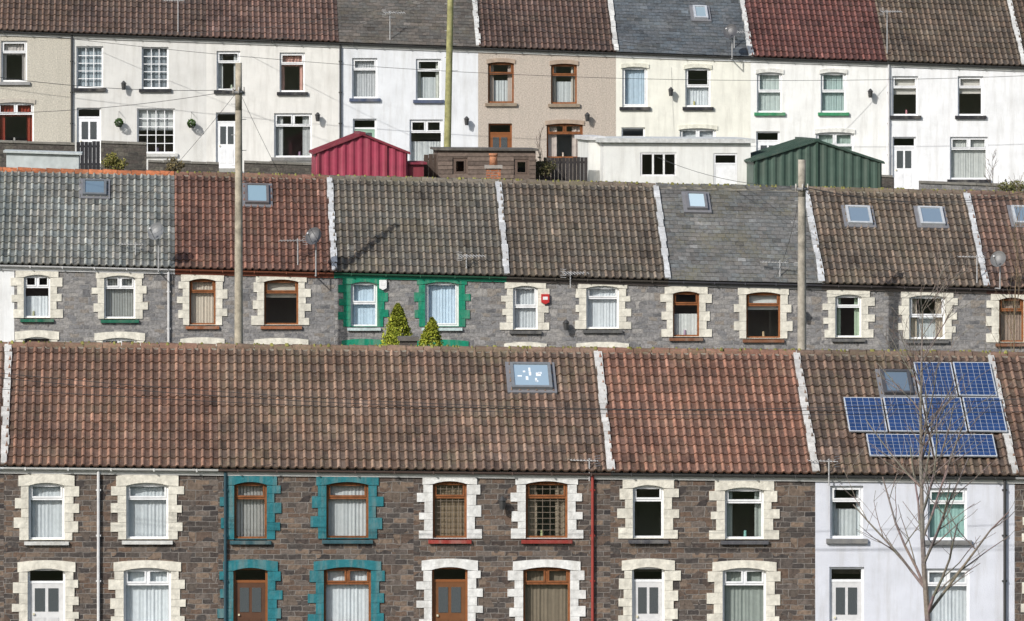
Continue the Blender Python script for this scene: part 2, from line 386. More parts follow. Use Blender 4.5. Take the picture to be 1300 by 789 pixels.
def house(row,pa,pb,wallmat,wallcol,roofcol,kind='tile',moss=.5,fascia=(.6,.6,.58),gutter=(.05,.05,.05),
          wins=(),doors=(),strip=None,ridgecol=None,pipe=None,pipecol=(.05,.05,.05),ridgemoss=.8):
    Y=row.Y; x0,x1=row.X(pa),row.X(pb); xm=(x0+x1)/2
    org=(xm,Y,row.ground(xm)); E=empty('terraced_house',org); d=row.d
    W=MB(); H=[]; win=MB(); gl=MB(); cu=MB(); tr=MB()
    for w in wins:
        cx,ww,tp,bt,style,fc,ck,cc,sill,sur=w[:10]
        ex=w[10] if len(w)>10 else None
        a,b=row.X(cx-ww/2),row.X(cx+ww/2); c_,d_=row.Z(bt),row.Z(tp)
        H.append((a,b,c_,d_))
        window(win,gl,a,b,c_,d_,Y,fc,style,'timber' if fc[0]<.5 else 'paint')
        curtains(cu,a,b,c_,d_,Y,ck,cc)
        if sur:
            surround(tr,a,b,c_,d_,Y,sur,ex if isinstance(ex,float) else .2)
            tr.box(a-.006,b+.006,Y+.0,Y+.076,c_-.03,c_+.012,'mortar',sur)
        else:
            reveal(W,a,b,c_,d_,Y,wallmat,wallcol)
            if isinstance(ex,tuple): archhead(tr,a,b,d_,Y,ex,.05,.14,.05)
        tr.box(a-.10,b+.10,Y-.085,Y+.07,c_-.115,c_-.002 if not sur else c_-.032,'mortar',sill)
    for dd in doors:
        cx,ww,tp,col,fc,sur=dd
        a,b=row.X(cx-ww/2),row.X(cx+ww/2); d_=row.Z(tp); c_=row.ground((a+b)/2)+.27
        H.append((a,b,c_,d_)); door(win,gl,a,b,c_,d_,Y,col,fc)
        if sur: surround(tr,a,b,c_,d_,Y,sur,.2)
        else: reveal(W,a,b,c_,d_,Y,wallmat,wallcol)
    top=row.ze-.02; bot=row.ground(x1)-.6
    xs=sorted({x0,x1,*[h[0] for h in H],*[h[1] for h in H]}); zs=sorted({bot,*[h[2] for h in H],*[h[3] for h in H]})
    def hole(x,z): return any(h[0]<x<h[1] and h[2]<z<h[3] for h in H)
    for i in range(len(xs)-1):
        a,b=xs[i],xs[i+1]
        for j in range(len(zs)):
            lo=zs[j]
            if j+1<len(zs):
                hi=zs[j+1]
                if hole((a+b)/2,(lo+hi)/2): continue
                W.face([(a,Y,lo),(b,Y,lo),(b,Y,hi),(a,Y,hi)],wallmat,wallcol)
            else:
                W.face([(a,Y,lo),(b,Y,lo),(b,Y,top+row.sh(b)),(a,Y,top+row.sh(a))],wallmat,wallcol)
    zr=row.ze+(d+.12)*row.k; yb=Y+2*d
    for x in (x0+.004,x1-.004):
        s_=row.sh(x)
        W.face([(x,Y,bot),(x,yb,bot),(x,yb,top+s_),(x,Y+d,zr-.06+s_),(x,Y,top+s_)],wallmat,wallcol)
    W.face([(x1,yb,bot),(x0,yb,bot),(x0,yb,top+row.sh(x0)),(x1,yb,top+row.sh(x1))],wallmat,wallcol)
    zf=row.ze-2.45; W.box(x0+.02,x1-.02,Y+.3,yb-.02,zf,zf+.2,'timber',(.12,.1,.08),row.sh)
    W.box(x0+.02,x1-.02,Y+2.2,Y+2.3,bot,row.ze,'render_wall',(.45,.42,.36))
    W.build('walls',E,org)
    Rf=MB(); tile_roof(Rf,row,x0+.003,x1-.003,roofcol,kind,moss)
    Rf.face([(x1,yb+.15,row.ze-.12+row.sh(x1)),(x0,yb+.15,row.ze-.12+row.sh(x0)),(x0,Y+d,zr-.02+row.sh(x0)),(x1,Y+d,zr-.02+row.sh(x1))],'roof_tile',tuple(roofcol)+(moss,))
    Rf.face([(x0,Y-.10,row.ze-.03+row.sh(x0)),(x1,Y-.10,row.ze-.03+row.sh(x1)),(x1,Y+d,zr-.04+row.sh(x1)),(x0,Y+d,zr-.04+row.sh(x0))],'roof_tile',(.03,.03,.03,0))
    Rf.build('roof',E,org)
    Rd=MB(); ridge(Rd,row,x0+.003,x1-.003,ridgecol or roofcol,ridgemoss); Rd.build('ridge_tiles',E,org)
    win.build('windows',E,org); gl.build('glass',E,org); cu.build('curtains',E,org); tr.build('window_surrounds',E,org)
    G=MB(); G.box(x0,x1,Y-.045,Y-.02,row.ze-.20,row.ze-.035,'paint',fascia,row.sh)
    K=6; r=.06; yc=Y-.115; zc=row.ze-.045
    for i in range(K):
        a0=math.pi+math.pi*i/K; a1=math.pi+math.pi*(i+1)/K
        q=[(yc+math.cos(a0)*r,zc+math.sin(a0)*r),(yc+math.cos(a1)*r,zc+math.sin(a1)*r)]
        G.face([(x0,q[0][0],q[0][1]+row.sh(x0)),(x1,q[0][0],q[0][1]+row.sh(x1)),(x1,q[1][0],q[1][1]+row.sh(x1)),(x0,q[1][0],q[1][1]+row.sh(x0))],'paint',gutter)
    n=5
    for i in range(n):
        x=x0+(i+.5)*(x1-x0)/n; G.box(x-.015,x+.015,yc-r-.006,Y-.04,zc-r-.008,zc+.004,'paint',gutter,row.sh)
    G.box(x0,x1,Y-.02,Y-.002,row.ze-.18,row.ze-.05,'paint',fascia,row.sh)
    G.build('gutter',E,org)
    if pipe:
        Pm=MB(); x=row.X(pipe)
        Pm.cyl((x,Y-.07,row.ze-.1+row.sh(x)),(x,Y-.07,row.ground(x)+.1),.036,.036,8,'paint',pipecol)
        for q in range(4):
            z=row.ze-.5-q*1.1; Pm.box(x-.06,x+.06,Y-.08,Y-.001,z,z+.04,'paint',pipecol)
        Pm.build('downpipe',E,org)
    if strip:
        S=MB(); A,B,C=row.axes(); x=x1; w=strip[1]; n=13; Ls=(d+.12)/math.cos(math.atan(row.k))
        for i in range(n):
            c=Vector((x+U(-.014,.014),Y-.12,row.ze+row.sh(x)))+B*(Ls*(i+.5)/n)
            S.obox(c-C*.02,A,B,C,w*U(.8,1.2),Ls/n-.003,.095+U(-.012,.008),'mortar',V(strip[0],.8,1.12))
        S.build('verge_strip',E,org)
    return E,org
def skylight(E,org,row,px,py,w,h,fcol=(.12,.12,.13),gcol=(.25,.32,.38),blind=None):
    mb=MB(); A,B,C=row.axes(); c=row.ray(px,py)
    mb.obox(c+C*.0,A,B,C,w+.22,h+.22,.07,'metal',(.16,.16,.17))
    t=.075
    for sg in (-1,1):
        mb.obox(c+A*(sg*(w/2-t/2))+C*.07,A,B,C,t,h,.085,'metal',fcol)
        mb.obox(c+B*(sg*(h/2-t/2))+C*.07,A,B,C,w-2*t-.002,t,.087,'metal',fcol)
    mb.obox(c+C*.07,A,B,C,w-2*t-.004,h-2*t-.004,.06,'roof_glass',gcol)
    if blind:
        for i in range(9):
            q=c+A*U(-w*.32,w*.32)+B*U(-h*.3,h*.3)+C*.131
            mb.obox(q,A,B,C,U(.04,.12),U(.04,.16),.003,'paint',(.7,.75,.8))
    mb.build('skylight',E,org)

# colours
WH=(.80,.81,.82); CR=(.72,.69,.60); BR=(.23,.085,.03); TEAL=(.025,.17,.20); GREEN=(.01,.22,.13); NET=(.72,.74,.77); BLU=(.62,.74,.86)
# -------- front row
def fw(cx,w,tp,bt,style,fc,ck,cc,sill,sur): return (cx,w,tp,bt,style,fc,ck,cc,sill,sur,.22)
def gf(lst,door_col,fc,sur,off,hh,wf=1.12):
    a,b=lst; wins=list(lst)
    wins.append((b[0],b[1]*wf,b[3]+off,b[3]+off+hh,'triple',fc,'net',NET if b[6] in('none','net') else b[7],b[8],sur,.18))
    return wins,[(a[0],a[1]*1.05,a[3]+off,door_col,fc,sur)]
def front(pa,pb,wm,wc,rc,ws,**kw):
    dc=kw.pop('dc',(.62,.62,.62)); w,dr=gf(ws,dc,ws[0][5],ws[0][9],36,74); return house(RF,pa,pb,wm,wc,rc,wins=w,doors=dr,**kw)
ST=((.52,.51,.49),.17)
front(-245,5,'stone_brown',(1,1,1),(.20,.12,.09),[fw(-190,46,612,685,'transom',WH,'net',NET,WH,CR),fw(-65,52,612,685,'transom',WH,'net',NET,WH,CR)],strip=ST,gutter=WH)
front(5,277,'stone_brown',(1,1,1),(.225,.128,.09),[fw(59,46,613,686,'transom',WH,'net',NET,(.6,.6,.58),CR),fw(187,54,613,685,'transom',WH,'net',NET,(.6,.6,.58),CR)],gutter=(.62,.62,.6),pipe=125,pipecol=(.6,.6,.6),moss=.3)
EB=front(277,525,'stone_brown',(1,1,1),(.215,.14,.10),[fw(318,42,612,685,'transom',BR,'blind',(.75,.72,.68),(.04,.10,.12),TEAL),fw(441,54,612,684,'transom',BR,'net',(.66,.67,.68),(.04,.10,.12),TEAL)],gutter=(.10,.07,.06),pipe=286,pipecol=(.03,.07,.09),moss=.4,dc=(.10,.05,.03))
EC=front(525,775,'stone_brown',(1,1,1),(.205,.135,.10),[fw(571,44,611,684,'lead',BR,'net',(.34,.25,.17),(.30,.05,.04),(.74,.74,.72)),fw(694,54,611,684,'lead',BR,'drapes',(.30,.24,.18),(.30,.05,.04),(.74,.74,.72))],gutter=(.10,.07,.06),pipe=752,pipecol=(.28,.05,.04),moss=.5,strip=ST,dc=(.16,.07,.03))
ED=front(775,1035,'stone_brown',(1,1,1),(.245,.128,.09),[fw(823,40,616,684,'transom',WH,'none',NET,(.09,.09,.1),CR),fw(945,50,619,685,'transom',WH,'drapes',(.4,.43,.4),(.09,.09,.1),CR)],gutter=(.06,.06,.06),moss=.3,strip=ST)
EE=front(1035,1288,'render_wall',(.62,.64,.70),(.165,.112,.085),[fw(1075,42,617,684,'transom',WH,'drapenet',(.65,.68,.7),(.2,.2,.2),None),fw(1203,50,620,686,'transom',WH,'net',(.38,.58,.54),(.2,.2,.2),None)],gutter=(.05,.05,.05),pipe=1275,moss=.5,strip=ST)
front(1288,1540,'stone_brown',(1,1,1),(.18,.11,.08),[fw(1338,42,620,688,'transom',WH,'net',NET,WH,CR),fw(1463,52,620,688,'transom',WH,'net',NET,WH,CR)],gutter=(.4,.4,.4),moss=.5)
skylight(EC[0],EC[1],RF,674,482,1.0,1.02,(.16,.17,.18),(.30,.40,.48),blind=True)
skylight(EE[0],EE[1],RF,1138,490,.72,.95,(.06,.06,.065),(.12,.16,.2))
A,B,C=RF.axes()
def panel(px,py,w,h,nx,ny):
    c=RF.ray(px,py); mb=MB()
    mb.obox(c+C*.11,A,B,C,w,h,.035,'metal',(.40,.43,.47))
    cw=(w-.05)/nx; ch=(h-.05)/ny
    for i in range(nx):
        for j in range(ny):
            q=c+A*((i-(nx-1)/2)*cw)+B*((j-(ny-1)/2)*ch)+C*.1455; v=U(.85,1.2)
            mb.obox(q,A,B,C,cw-.010,ch-.010,.003,'solar_cell',(.014*v,.038*v,.12*v))
    for sg in (-1,1): mb.obox(c+B*(sg*h*.3)+C*.02,A,B,C,w,.04,.089,'metal',(.5,.5,.5))
    mb.build('solar_panel',None,tuple(c))
for i in range(2): panel(1187+i*50,487,.93,1.36,6,9)
for i in range(4): panel(1098+i*50.5,532,.93,1.36,6,9)
panel(1141,571,1.52,.86,10,6); panel(1223,571,1.52,.86,10,6)

# -------- middle row
def mw(cx,w,tp,bt,style,fc,ck,cc,sill,sur): return (cx,w,tp,bt,style,fc,ck,cc,sill,sur,.17)
def mid(pa,pb,wm,wc,rc,ws,**kw):
    dc=kw.pop('dc',(.3,.05,.04)); w,dr=gf(ws,dc,ws[0][5],ws[0][9],24,58,1.1); return house(RM,pa,pb,wm,wc,rc,wins=w,doors=dr,**kw)
ST2=((.50,.51,.52),.17); SG=(.02,.13,.08)
mid(-188,18,'render_wall',(.75,.76,.76),(.23,.24,.22),[mw(-155,34,347,403,'transom',WH,'net',NET,WH,None),mw(-55,40,347,403,'transom',WH,'net',NET,WH,None)],fascia=(.7,.7,.7),gutter=(.6,.6,.6),ridgecol=(.42,.14,.06),ridgemoss=.2)
M0=mid(18,222,'stone_grey',(1,1,1),(.265,.265,.24),[mw(47,34,349,404,'triple',WH,'half',NET,SG,CR),mw(152,40,350,405,'triple',WH,'blind',(.65,.65,.62),SG,CR)],fascia=(.7,.7,.7),gutter=(.62,.62,.62),ridgecol=(.42,.14,.06),pipe=214,pipecol=(.55,.55,.55),moss=.2,ridgemoss=.2)
M1=mid(222,424,'stone_grey',(1,1,1),(.195,.10,.073),[mw(257,34,354,413,'transom',BR,'net',(.7,.6,.5),(.3,.12,.06),CR),mw(357,44,355,413,'transom',BR,'roller',(.65,.6,.52),(.3,.12,.06),CR)],fascia=(.22,.07,.04),gutter=(.20,.07,.04),moss=.2,strip=ST2)
M2=mid(424,643,'stone_grey',(1,1,1),(.17,.147,.12),[mw(462,34,358,415,'sash',WH,'net',BLU,(.5,.6,.6),GREEN),mw(561,43,358,415,'plain',WH,'net',BLU,(.5,.6,.6),GREEN)],fascia=GREEN,gutter=(.03,.10,.06),moss=.4,strip=ST2)
M3=mid(643,848,'stone_grey',(1,1,1),(.16,.128,.10),[mw(667,32,363,419,'sash',WH,'net',NET,(.1,.1,.1),CR),mw(765,42,363,418,'transom',WH,'net',NET,(.1,.1,.1),CR)],fascia=(.12,.1,.09),gutter=(.08,.07,.06),moss=.3,strip=ST2)
M4=mid(848,1043,'stone_grey',(1,1,1),(.125,.125,.122),[mw(871,34,370,428,'transom',BR,'half',(.7,.7,.68),(.2,.09,.05),CR),mw(969,44,371,430,'transom',BR,'roller',(.7,.7,.68),(.2,.09,.05),CR)],kind='slate',fascia=(.15,.15,.15),gutter=(.07,.07,.08),moss=.6,strip=ST2)
M5=mid(1043,1252,'stone_grey',(1,1,1),(.17,.13,.10),[mw(1077,34,374,429,'transom',WH,'drapes',(.5,.6,.45),(.12,.12,.12),CR),mw(1177,46,375,431,'sash',WH,'drapenet',(.6,.5,.4),(.12,.12,.12),CR)],fascia=(.12,.1,.09),gutter=(.07,.06,.06),moss=.35,strip=ST2)
mid(1252,1456,'stone_grey',(1,1,1),(.18,.115,.09),[mw(1284,32,378,435,'transom',BR,'net',(.4,.3,.25),(.2,.09,.05),CR),mw(1384,42,378,435,'transom',BR,'net',(.4,.3,.25),(.2,.09,.05),CR)],fascia=(.1,.05,.04),gutter=(.07,.06,.06),moss=.3)
skylight(M0[0],M0[1],RM,120,242,.72,.8,(.13,.14,.15),(.14,.2,.25))
skylight(M1[0],M1[1],RM,326,250,.72,1.0,(.12,.11,.11),(.25,.36,.42))
skylight(M4[0],M4[1],RM,884,259,.62,.85,(.15,.15,.16),(.5,.62,.68))
skylight(M5[0],M5[1],RM,1090,277,.74,.9,(.4,.42,.44),(.18,.24,.3))
skylight(M5[0],M5[1],RM,1182,278,.74,.9,(.4,.42,.44),(.18,.24,.3))
skylight(M5[0],M5[1],RM,1298,277,.6,.9,(.4,.42,.44),(.18,.24,.3))

# -------- back row
def bw(cx,w,tp,bt,style,fc,ck,cc,sill=(.5,.5,.48),arch=None): return (cx,w,tp,bt,style,fc,ck,cc,sill,None,arch)
BK=(.03,.03,.035); ST3=((.60,.60,.58),.16)
def back(*a,**k): k.setdefault('ridgemoss',.3); return house(RB,*a,**k)
back(-255,-82,'render_wall',(.6,.58,.5),(.13,.08,.06),wins=[bw(-230,33,48,100,'transom',WH,'net',NET),bw(-145,33,49,101,'transom',WH,'net',NET),bw(-145,46,125,178,'transom',WH,'net',NET)],doors=[(-230,30,126,WH,WH,None)])
back(-82,90,'pebbledash',(.52,.49,.42),(.16,.105,.08),wins=[bw(-62,33,50,102,'transom',WH,'net',NET,BK),bw(18,33,52,104,'transom',WH,'swag',(.55,.5,.48),(.3,.3,.3)),bw(20,46,130,182,'triple',WH,'swag',(.30,.06,.04),(.3,.3,.3),(.5,.46,.4))],doors=[(-62,30,128,WH,WH,None)],moss=.2)
back(90,262,'render_wall',(.64,.635,.61),(.15,.10,.08),wins=[bw(114,34,59,112,'grid',WH,'net',(.45,.5,.55),BK),bw(197,34,60,113,'grid',WH,'net',(.35,.38,.42),BK),bw(198,48,138,195,'grid',WH,'roller',(.6,.6,.6),(.55,.55,.53))],doors=[(113,31,137,WH,WH,None)],moss=.2,pipe=91)
back(262,430,'render_wall',(.71,.70,.665),(.17,.105,.085),wins=[bw(290,30,65,115,'transom',WH,'drapes',(.6,.6,.6),BK),bw(371,32,67,117,'transom',WH,'swag',(.6,.35,.3),BK),bw(372,48,144,200,'triple',WH,'drapes',(.5,.5,.5),(.2,.2,.2))],doors=[(288,28,143,WH,WH,None)],moss=.15)
back(430,607,'render_wall',(.70,.72,.745),(.10,.09,.08),kind='slate',wins=[bw(463,32,74,125,'transom',WH,'net',(.6,.6,.62),(.08,.1,.16)),bw(544,32,75,127,'transom',WH,'drapenet',(.6,.6,.55),(.08,.1,.16)),bw(541,42,152,208,'triple',WH,'half',(.6,.6,.6),(.5,.5,.5))],doors=[(463,30,151,(.3,.45,.35),WH,None)],moss=.3,strip=ST3,pipe=432)
back(607,782,'pebbledash',(.48,.42,.36),(.125,.08,.065),wins=[bw(636,33,79,131,'transom',BR,'drapenet',(.5,.4,.35),(.28,.22,.16),(.4,.31,.24)),bw(716,33,81,132,'transom',BR,'drapenet',(.5,.45,.4),(.28,.22,.16),(.4,.31,.24)),bw(717,46,157,201,'triple',BR,'drapes',(.6,.5,.45),(.28,.22,.16),(.4,.31,.24))],doors=[(635,30,157,BR,BR,None)],moss=.2,strip=ST3)
BE=back(782,953,'render_wall',(.76,.755,.675),(.085,.095,.105),kind='slate',wins=[bw(806,32,85,136,'plain',WH,'net',BLU,BK,(.73,.72,.62)),bw(886,32,86,136,'sash',WH,'half',NET,BK,(.73,.72,.62)),bw(886,46,163,218,'triple',WH,'net',NET,BK,(.73,.72,.62))],doors=[(804,30,162,WH,WH,None)],moss=.2,strip=ST3,fascia=WH)
back(953,1125,'render_wall',(.79,.795,.775),(.15,.065,.055),wins=[bw(977,32,92,143,'sash',WH,'net',(.6,.66,.64),(.05,.25,.12),(.74,.74,.70)),bw(1058,32,92,143,'sash',WH,'net',(.52,.64,.62),(.05,.25,.12),(.74,.74,.70)),bw(1060,48,168,228,'triple',WH,'net',(.45,.55,.5),(.6,.6,.6),(.74,.74,.70))],doors=[(975,30,167,WH,WH,None)],moss=.1)
back(1125,1300,'render_wall',(.79,.80,.81),(.14,.105,.08),wins=[bw(1149,33,97,147,'transom',WH,'roller',(.7,.65,.6),BK),bw(1232,32,97,147,'transom',WH,'roller',(.7,.65,.6),BK),bw(1230,48,174,228,'triple',WH,'net',(.6,.6,.58),BK)],doors=[(1148,30,174,WH,WH,None)],moss=.3,strip=ST3,pipe=1128,pipecol=(.55,.55,.55))
back(1300,1475,'render_wall',(.72,.72,.68),(.12,.08,.06),wins=[bw(1325,32,103,153,'transom',WH,'net',NET),bw(1405,32,104,154,'transom',WH,'net',NET)],doors=[(1325,30,178,WH,WH,None)])
skylight(BE[0],BE[1],RB,889,19,.5,.8,(.4,.42,.45),(.3,.38,.42))

# ---------------------------------------------------------------- terrain
YS=[(-2500,400,0),(-900,150,0),(-300,30,0),(-60,0,0),(-12,-2.2,0),(4,-2.4,0),(22,-9,0),(60,-24,0),(90,-24,0),(116,-14.6,.01),(120,-14.05,.01),(139,-14.05,.01),(146,-12.4,.018),(151,-10.4,.024),(168.6,-10.4,.024),(170.6,-7.4,.03),(172,-5.0,.035),(180,-4.6,.035),(183.5,-3.8,.035),(199,-3.8,.035),(202,-1.5,.035),(240,12,.02),(420,70,0),(1200,260,0),(3000,420,0)]
XS=[-2500,-900,-300,-120,-60,-40,-20,0,20,40,60,80,140,300,900,2500]
def xr_(y): return RF.xr if y<145 else (RM.xr if y<171 else RB.xr)
def gz(x,y):
    for i in range(len(YS)-1):
        a,b=YS[i],YS[i+1]
        if a[0]<=y<=b[0]:
            u=(y-a[0])/(b[0]-a[0])
            za=a[1]-a[2]*(max(-60,min(80,x))-xr_(a[0])); zb=b[1]-b[2]*(max(-60,min(80,x))-xr_(b[0]))
            return CAMZ+za+(zb-za)*u
    return CAMZ
g=MB()
vi=[[None]*len(XS) for _ in YS]
for j,(y,_,_) in enumerate(YS):
    for i,x in enumerate(XS):
        vi[j][i]=len(g.v); g.v.append((x,y,gz(x,y)))
for j in range(len(YS)-1):
    for i in range(len(XS)-1):
        g.f.append((vi[j][i],vi[j][i+1],vi[j+1][i+1],vi[j+1][i])); g.m.append('grass_ground'); g.c.append((1,1,1,1))
g.build('ground')
def strip_sheet(name,row,y0,y1,dz,mat,col,x0=-58,x1=78,thick=0):
    mb=MB(); f=lambda x:row.ground(x)
    if thick: mb.box(x0,x1,y0,y1,-.2,thick,mat,col,f)
    else: mb.face([(x0,y0,f(x0)+dz),(x1,y0,f(x1)+dz),(x1,y1,f(x1)+dz),(x0,y1,f(x0)+dz)],mat,col)
    mb.build(name)
for row,a in ((RF,6.5),(RM,6.5),(RB,6)):
    strip_sheet('road',row,row.Y-a,row.Y-1.7,.006,'asphalt',(1,1,1))
    strip_sheet('pavement',row,row.Y-1.55,row.Y-.001,0,'concrete',(.26,.26,.25),thick=.12)
    strip_sheet('kerb',row,row.Y-1.7,row.Y-1.551,0,'concrete',(.35,.35,.34),thick=.125)
    mb=MB(); x=-57
    while x<76:
        yy=row.Y-a/2-.9
        mb.face([(x,yy,row.ground(x)+.012),(x+2,yy,row.ground(x+2)+.012),(x+2,yy+.1,row.ground(x+2)+.012),(x,yy+.1,row.ground(x)+.012)],'line_paint',(.7,.7,.68)); x+=6
    mb.build('road_marking')

# ---------------------------------------------------------------- things between rows
def PX(px,y): return (px-VX)*y/F
def PZ(py,y): return CAMZ+(YH-py)*y/F
def corr_wall(mb,x0,x1,y,z0,topf,col,per=.26,amp=.035,mat='corrugated'):
    n=int((x1-x0)/per)*4
    for i in range(n):
        a=x0+(x1-x0)*i/n; b=x0+(x1-x0)*(i+1)/n
        ya=y-(amp if i%4 in(1,2) else 0); yb=y-(amp if (i+1)%4 in(1,2) else 0)
        mb.face([(a,ya,z0),(b,yb,z0),(b,yb,topf(b)),(a,ya,topf(a))],mat,col)
def metal_garage(pxl,pxr,pxa,pyeL,pyeR,pya,y,dep,wc,rc,roofc,posts_and_shade):
    x0,x1,xa=PX(pxl,y),PX(pxr,y),PX(pxa,y); zl,zr_,za=PZ(pyeL,y),PZ(pyeR,y),PZ(pya,y)
    zb=min(gz(x0,y),gz(x1,y+dep))-.3; xm=(x0+x1)/2; mb=MB(); E=empty('metal_garage',(xm,y,zb+.3)); org=tuple(E.location)
    def top(x): return zl+(za-zl)*(x-x0)/(xa-x0) if x<xa else zr_+(za-zr_)*(x1-x)/(x1-xa)
    corr_wall(mb,x0,x1,y,zb,top,wc)
    for x,z in((x0,zl),(x1,zr_)): mb.box(x-.01,x+.01,y+.01,y+dep,zb,z,'corrugated',wc)
    mb.face([(x0,y+dep,zb),(x1,y+dep,zb),(x1,y+dep,zr_),(xa,y+dep,za),(x0,y+dep,zl)],'corrugated',wc)
    for p_ in posts_and_shade:
        x=PX(p_,y); mb.box(x-.035,x+.035,y-.07,y-.036,zb,top(x)-.03,'corrugated',rc)
    mb.build('walls',E,org); rb=MB(); o=.1; t=.05
    for (a,zA,b,zB) in ((x0-o,zl-o*(za-zl)/(xa-x0),xa,za),(xa,za,x1+o,zr_-o*(za-zr_)/(x1-xa))):
        rb.hexa([(a,y-o,zA),(b,y-o,zB),(b,y+dep+o,zB),(a,y+dep+o,zA),(a,y-o,zA+t),(b,y-o,zB+t),(b,y+dep+o,zB+t),(a,y+dep+o,zA+t)],'corrugated',roofc)
        n=8
        for i in range(n):
            yy=y-o+(dep+2*o)*(i+.3)/n
            rb.hexa([(a,yy,zA+t-.01),(b,yy,zB+t-.01),(b,yy+.1,zB+t-.01),(a,yy+.1,zA+t-.01),(a,yy,zA+t+.03),(b,yy,zB+t+.03),(b,yy+.1,zB+t+.03),(a,yy+.1,zA+t+.03)],'corrugated',roofc)
    rb.box(xa-.1,xa+.1,y-o-.01,y+dep+o,za+.02,za+.095,'corrugated',roofc)
    rb.build('roof',E,org)
metal_garage(401,517,460,195,195,172,172.6,4.5,(.30,.035,.07),(.22,.025,.045),(.18,.02,.035),(404,490,514))  # middle upright is a darker strip standing in for shadow at the panel boundary
metal_garage(957,1119,1037,205,207,180,173,5,(.05,.088,.068),(.035,.07,.05),(.033,.065,.048),(960,1037,1116))
def simple_shed(name,pxl,pxr,pyl,pyr,y,dep,col,mat,roofcol,planks=True,wins=(),doors=(),over=.1,rt=.07):
    x0,x1=PX(pxl,y),PX(pxr,y); zl,zr_=PZ(pyl,y),PZ(pyr,y); zb=gz((x0+x1)/2,y)-.35; xm=(x0+x1)/2
    E=empty(name,(xm,y,zb+.35)); org=tuple(E.location); mb=MB()
    H=[(PX(cx-w/2,y),PX(cx+w/2,y),PZ(b,y) if b else zb+.4,PZ(t,y)) for cx,w,t,b in list(wins)+list(doors)]
    top=lambda x: zl+(zr_-zl)*(x-x0)/(x1-x0)
    xs=sorted({x0,x1,*[h[0] for h in H],*[h[1] for h in H]}); zs=sorted({zb,*[h[2] for h in H],*[h[3] for h in H]})
    for i in range(len(xs)-1):
        for j in range(len(zs)):
            a,b=xs[i],xs[i+1]; lo=zs[j]
            if j+1<len(zs):
                hi=zs[j+1]
                if any(h[0]<(a+b)/2<h[1] and h[2]<(lo+hi)/2<h[3] for h in H): continue
                mb.face([(a,y,lo),(b,y,lo),(b,y,hi),(a,y,hi)],mat,col)
            else: mb.face([(a,y,lo),(b,y,lo),(b,y,top(b)),(a,y,top(a))],mat,col)
    for x in (x0,x1): mb.face([(x,y,zb),(x,y+dep,zb),(x,y+dep,top(x)),(x,y,top(x))],mat,col)
    mb.face([(x0,y+dep,zb),(x1,y+dep,zb),(x1,y+dep,zr_),(x0,y+dep,zl)],mat,col)
    if planks:
        z=zb
        while z<min(zl,zr_)-.14:
            segs=[(x0,x1)]
            for h in H:
                if h[2]-.02<z+.07<h[3]+.02:
                    ns=[]
                    for a,b in segs:
                        if h[0]>a and h[1]<b: ns+=[(a,h[0]-.02),(h[1]+.02,b)]
                        else: ns.append((a,b))
                    segs=ns
            for a,b in segs:
                mb.hexa([(a,y-.028,z),(b,y-.028,z),(b,y-.001,z),(a,y-.001,z),(a,y-.008,z+.135),(b,y-.008,z+.135),(b,y-.001,z+.135),(a,y-.001,z+.135)],mat,V(col,.75,1.2))
            z+=.14
    mb.build('walls',E,org); rb=MB(); o=over
    rb.hexa([(x0-o,y-o,zl),(x1+o,y-o,zr_),(x1+o,y+dep+o,zr_),(x0-o,y+dep+o,zl),(x0-o,y-o,zl+rt),(x1+o,y-o,zr_+rt),(x1+o,y+dep+o,zr_+rt),(x0-o,y+dep+o,zl+rt)],'mortar',roofcol)
    rb.build('roof',E,org)
    wb=MB(); gb=MB()
    for k,(h) in enumerate(H):
        if k<len(wins):
            window(wb,gb,h[0],h[1],h[2],h[3],y-.05,(.75,.75,.75) if not planks else (.14,.10,.08),'three' if not planks else 'plain')
            reveal(wb,h[0],h[1],h[2],h[3],y,mat,col,.04)
        else:
            door(wb,gb,h[0],h[1],h[2],h[3],y-.05,WH,WH,glazed=False)
    wb.build('windows_and_door',E,org); gb.build('glass',E,org)
simple_shed('lean_to_shed',517,538,209,209,172.8,3,(.20,.025,.04),'corrugated',(.2,.03,.05),planks=False)
simple_shed('timber_shed',556,680,191,192,174,3,(.14,.105,.085),'timber',(.10,.09,.08),wins=[(584,18,201,222),(662,18,202,223)])
simple_shed('flat_roof_garage',766,953,181,182,175,5.5,(.72,.725,.70),'render_wall',(.58,.59,.58),planks=False,wins=[(836,46,194,224)],doors=[(921,30,195,None)],over=.14,rt=.14)
simple_shed('flat_roof_extension',747,765,178,178,176.5,4.5,(.70,.705,.68),'render_wall',(.6,.6,.6),planks=False,over=.1,rt=.12)
simple_shed('garden_greenhouse',8,100,194,197,175,2.5,(.48,.52,.52),'corrugated',(.52,.56,.56),planks=False)
def wall(name,pxl,pxr,pyt,y,th,mat,col,m=None,cop=True):
    x0,x1=PX(pxl,y),PX(pxr,y); zt=PZ(pyt,y); mb=MB(); sh=(lambda x:-.035*(x-x0))
    mb.box(x0,x1,y,y+th,gz(x0,y)-1.2,zt,mat,col,sh)
    if cop:
        x=x0
        while x<x1-.05:
            w=min(U(.4,.6),x1-x); mb.box(x+.004,x+w-.004,y-.04,y+th+.04,zt+.001,zt+.07+U(0,.02),'concrete',V((.2,.19,.17),.8,1.1),sh); x+=w
    mb.build(name,None,((x0+x1)/2,y,zt-1))
wall('stone_wall',-60,95,179,184,.3,'stone_dark',(1,1,1))
wall('stone_wall',128,186,182,184,.3,'stone_dark',(1,1,1))
wall('stone_wall',310,400,207,184,.3,'stone_dark',(1,1,1))
wall('stone_wall',188,278,206,184,.3,'stone_dark',(1,1,1))
wall('stone_wall',520,560,207,184,.3,'stone_dark',(1,1,1))
